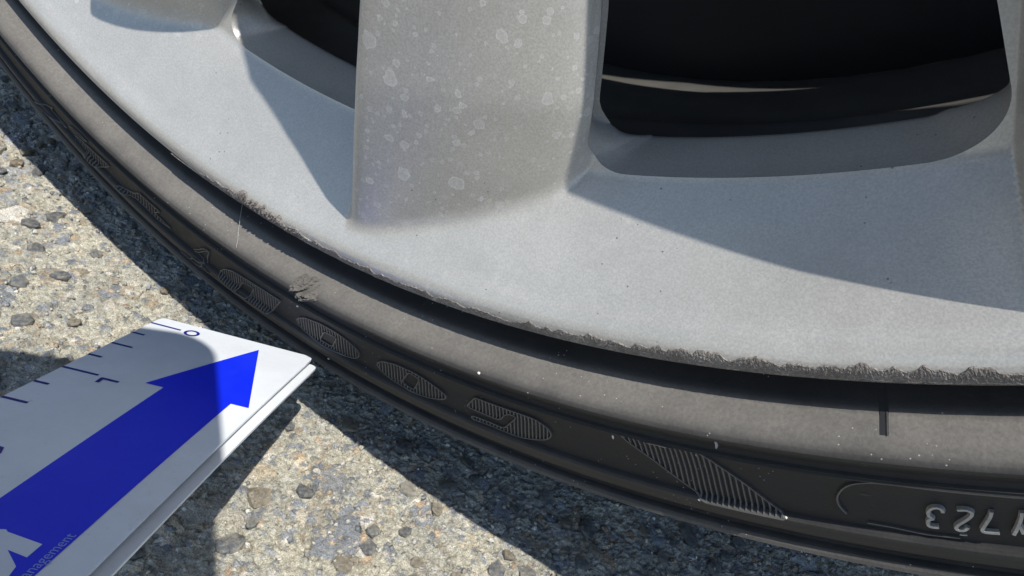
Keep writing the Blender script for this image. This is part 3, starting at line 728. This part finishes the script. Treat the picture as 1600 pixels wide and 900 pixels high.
# ================================================================== BRAKE and CAR behind the wheel
br = empty('disc_brake', (0, .16, ZC)); tag(br, 'dark disc brake with caliper behind the wheel spokes', 'brake')
def yl(name, prof, mat, n=96, **k):
    o = link(name, lathe(name, prof, mat, n, **k), br); o.location = Vector((0, 0, ZC))-br.location; return o
yl('brake_disc', [(.055, .085), (.148, .085), (.1485, .087), (.1485, .105), (.148, .107), (.055, .107), (.055, .085)], M_BRAKE, sharp=40)
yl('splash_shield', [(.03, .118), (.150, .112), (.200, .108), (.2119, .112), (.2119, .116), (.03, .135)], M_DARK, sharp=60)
cp = [(.095, .052), (.150, .050), (.166, .058), (.170, .075), (.170, .125), (.160, .135), (.095, .132), (.095, .052)]
yl('brake_caliper', cp, M_BRAKE, 30, a0=150, a1=205, sharp=40)
yl('control_arm', [(.150, .150), (.185, .150), (.190, .160), (.185, .175), (.150, .172), (.150, .150)], M_BRAKE, 16, a0=-82, a1=-60, sharp=40)

body = empty('parked_car', (0, .03, .6)); tag(body, 'dark grey car wing with wheel arch above the wheel', 'car')
def wing():
    Vv = []; Ff = []; n = 60
    for i in range(n+1):
        a = R_(-8+196*i/n); c, s = math.cos(a), math.sin(a)
        Vv.append((.352*c, .012, ZC+.352*s)); Vv.append((.362*c, .004, ZC+.362*s)); Vv.append((.375*c, .012, ZC+.375*s))
        k_ = max(abs(c)/.95, max(s, 0.0001)/.62, .35); Vv.append((c/k_*.95 if k_ else 0, .03, ZC+s/k_*.98))
    for i in range(n):
        for j in range(3): Ff.append((i*4+j, i*4+j+1, i*4+j+5, i*4+j+4))
    return mesh_from('wing_panel', Vv, Ff, M_BODY, True, 50)
child('wing_panel', wing(), body)
o = link('arch_liner', lathe('arch_liner', [(.352, .012), (.352, .33), (.02, .34)], M_DARK, 64, a0=-8, a1=188, sharp=40), body); o.location = Vector((0, 0, ZC))-body.location
child('underbody', mesh_from('underbody', [(-1.2, .26, .2), (1.2, .26, .2), (1.2, 1.7, .2), (-1.2, 1.7, .2), (-1.2, .26, .62), (1.2, .26, .62)], [(0, 1, 2, 3), (0, 1, 5, 4)], M_DARK, False), body)

# ================================================================== SCALE CARD
KC = .90; T0 = CAM+(Vector((.0019, -.0017, .0061))-CAM)*KC; ES = Vector((.3453, -.8713, .3488)).normalized(); ET = Vector((.8985, .4142, .1454)); ET = (ET-ES*ET.dot(ES)).normalized(); EN = ET.cross(ES).normalized()
if EN.z < 0: EN = -EN
card = empty('scale_card', T0); tag(card, 'white folded scale card with blue arrow and inch marks pointing at the tyre', 'card')
CW, CL = .0455, .150
def bend(s, t): return .0010*math.sin(min(1, max(0, s/.11))*math.pi)*(t/.0455)
def cp_(s, t, h=0.0): return (ES*s+ET*t+EN*(h+bend(s, t)))*KC
def slab(name, t0, t1, h0, th, mat, s0=0.0, rc=.0022):
    ol = []
    for i in range(7): a = math.pi/2*i/6; ol.append((s0+rc-rc*math.cos(a), t0+rc-rc*math.sin(a))) if False else None
    pts = []
    for i in range(7):
        a = math.pi/2*i/6; pts.append((s0+rc*.5-rc*.5*math.cos(a), t0+rc*.5-rc*.5*math.sin(a)))
    pts = pts[::-1] if False else pts
    ss = [s0+rc] + [s0+rc+(CL-rc)*i/30 for i in range(1, 31)]
    Vv = []; Ff = []
    nt_ = 10
    for s in [s0, s0+rc*.15, s0+rc*.5] + ss:
        q = max(0, 1-(s-s0)/rc); ins = rc*(1-math.sqrt(max(0, 1-q*q)))
        for j in range(nt_+1):
            t = t0+ins*.6+(t1-t0-ins*1.6)*j/nt_
            Vv.append(cp_(s, t, h0)); Vv.append(cp_(s, t, h0-th))
    ns = len(Vv)//((nt_+1)*2); w_ = (nt_+1)*2
    for i in range(ns-1):
        for j in range(nt_):
            a = i*w_+j*2; Ff.append((a, a+2, a+w_+2, a+w_)); Ff.append((a+1, a+w_+1, a+w_+3, a+3))
        Ff.append((i*w_, i*w_+w_, i*w_+w_+1, i*w_+1)); e = nt_*2; Ff.append((i*w_+e, i*w_+e+1, i*w_+w_+e+1, i*w_+w_+e))
    for j in range(nt_):
        Ff.append((j*2, j*2+1, j*2+3, j*2+2)); b = (ns-1)*w_; Ff.append((b+j*2, b+j*2+2, b+j*2+3, b+j*2+1))
    return link(name, mesh_from(name, Vv, Ff, mat, True, 30), card)
slab('top_leaf', 0, CW, 0, .0006, M_WHITE)
slab('lower_leaf', .001, CW+.0021, -.0017, .0006, M_WHITE, .0016)
def flat(name, polys, mat, h=.00006, grid=True):
    Vv = []; Ff = []
    bm = bmesh.new()
    for po in polys:
        vs_ = [bm.verts.new((s/1000, t/1000, 0)) for s, t in po]; bm.faces.new(vs_)
    bmesh.ops.triangulate(bm, faces=bm.faces[:])
    for _ in range(4):
        ed = [e for e in bm.edges if e.calc_length() > .006]
        if ed: bmesh.ops.subdivide_edges(bm, edges=ed, cuts=1)
        bmesh.ops.triangulate(bm, faces=bm.faces[:])
    for v in bm.verts: v.co = cp_(v.co.x, v.co.y, h)
    me = bpy.data.meshes.new(name); bm.to_mesh(me); bm.free()
    nn = sum((p.normal for p in me.polygons), Vector())
    if nn.dot(EN) < 0: me.flip_normals()
    me.materials.append(mat); return link(name, me, card)
flat('arrow', [[(5.0, 31.2), (39.6, 18.8), (39.6, 23.2), (150, 23.2), (150, 39.4), (39.6, 39.4), (39.6, 43.7)]], M_BLUE)
for k_ in range(17):
    s = 5.4+8.95*k_; ln = 8.6 if k_ % 4 == 0 else (5.6 if k_ % 2 == 0 else 3.4)
    flat('tick', [[(s-.42, .05), (s+.42, .05), (s+.42, ln), (s-.42, ln)]], M_NAVY)
def ribbon(name, lines, w_, mat, h=.00008):
    polys = []
    for ln in lines:
        for (a, b), (c, d) in zip(ln[:-1], ln[1:]):
            L_ = math.hypot(c-a, d-b) or 1; ux, uy = (c-a)/L_, (d-b)/L_; nx_, ny_ = -uy*w_/2, ux*w_/2
            a_, b_, c_, d_ = a-ux*w_*.3, b-uy*w_*.3, c+ux*w_*.3, d+uy*w_*.3
            polys.append([(a_+nx_, b_+ny_), (c_+nx_, d_+ny_), (c_-nx_, d_-ny_), (a_-nx_, b_-ny_)])
    Vv = []; Ff = []
    for i, po in enumerate(polys):
        for s, t in po: Vv.append(cp_(s/1000, t/1000, h+i*2e-6))
        Ff.append((i*4, i*4+1, i*4+2, i*4+3))
    me = mesh_from(name, Vv, Ff, mat, False)
    for p in me.polygons:
        if p.normal.dot(EN) < 0: p.flip()
    return link(name, me, card)
ring = [(5.6+1.75*math.sin(2*math.pi*i/20), 11.9+1.7*math.cos(2*math.pi*i/20)) for i in range(21)]
ribbon('digit', [ring], .75, M_NAVY)
ribbon('digit', [[(44.3, 10.4), (42.2, 10.2), (42.2, 13.8)]], .9, M_NAVY)
ribbon('digit', [[(76.0, 10.4), (75.2, 11.4), (75.4, 13.2), (76.8, 13.9), (78.3, 12.4), (80.2, 10.4), (80.2, 14.0)]], .8, M_NAVY)
flat('logo_letter', [[(95.0, 27.0), (94.2, 29.3), (94.6, 29.9), (95.3, 36.0), (98.5, 36.0), (98.0, 32.6), (100.6, 36.0), (103.0, 36.6), (104, 36.6), (104, 34.0), (101, 30.5), (104, 29.6), (104, 26.6)]], M_PRINTW, .00010)
fc = bpy.data.curves.new('caption', 'FONT'); fc.body = 'management'; fc.size = .0024; fc.align_x = 'RIGHT'
fo = bpy.data.objects.new('caption_source', fc); COL.objects.link(fo)
dg = bpy.context.evaluated_depsgraph_get(); tme = bpy.data.meshes.new_from_object(fo.evaluated_get(dg))
bpy.data.objects.remove(fo)
for v in tme.vertices:
    s = .0918-v.co.x; t = .0390-v.co.y; v.co = cp_(s, t, .00012)
tme.update()
if sum((p.normal for p in tme.polygons), Vector()).dot(EN) < 0: tme.flip_normals()
tme.materials.clear(); tme.materials.append(M_PRINTL); tme.name = 'caption'; link('caption', tme, card)

# ================================================================== PHONE that takes the picture (out of frame; its shadow falls on the card)
ph = empty('smartphone', CAM-fwd*.0065); tag(ph, 'black smartphone held over the scale card, casting its shadow', 'phone')
def rbox(x0, x1, y0, y1, d0, d1, rc, name, mat):
    ol = []
    for cx, cy, a0 in ((x1-rc, y1-rc, 0), (x0+rc, y1-rc, 90), (x0+rc, y0+rc, 180), (x1-rc, y0+rc, 270)):
        for i in range(9): a = R_(a0+90*i/8); ol.append((cx+rc*math.cos(a), cy+rc*math.sin(a)))
    n = len(ol); Vv = [RIGHT*x+UP*y-fwd*d0 for x, y in ol]+[RIGHT*x+UP*y-fwd*d1 for x, y in ol]
    Ff = [tuple(range(n))[::-1], tuple(range(n, 2*n))]+[(i, (i+1) % n, n+(i+1) % n, n+i) for i in range(n)]
    return link(name, mesh_from(name, Vv, Ff, mat, False), ph)
rbox(-.095, .0090, -.007, .0970, 0, .009, .011, 'phone_body', M_PHONE)
rbox(-.0055, .0055, -.0055, .0055, -.0008, -.00005, .0054, 'lens_ring', M_BRAKE)
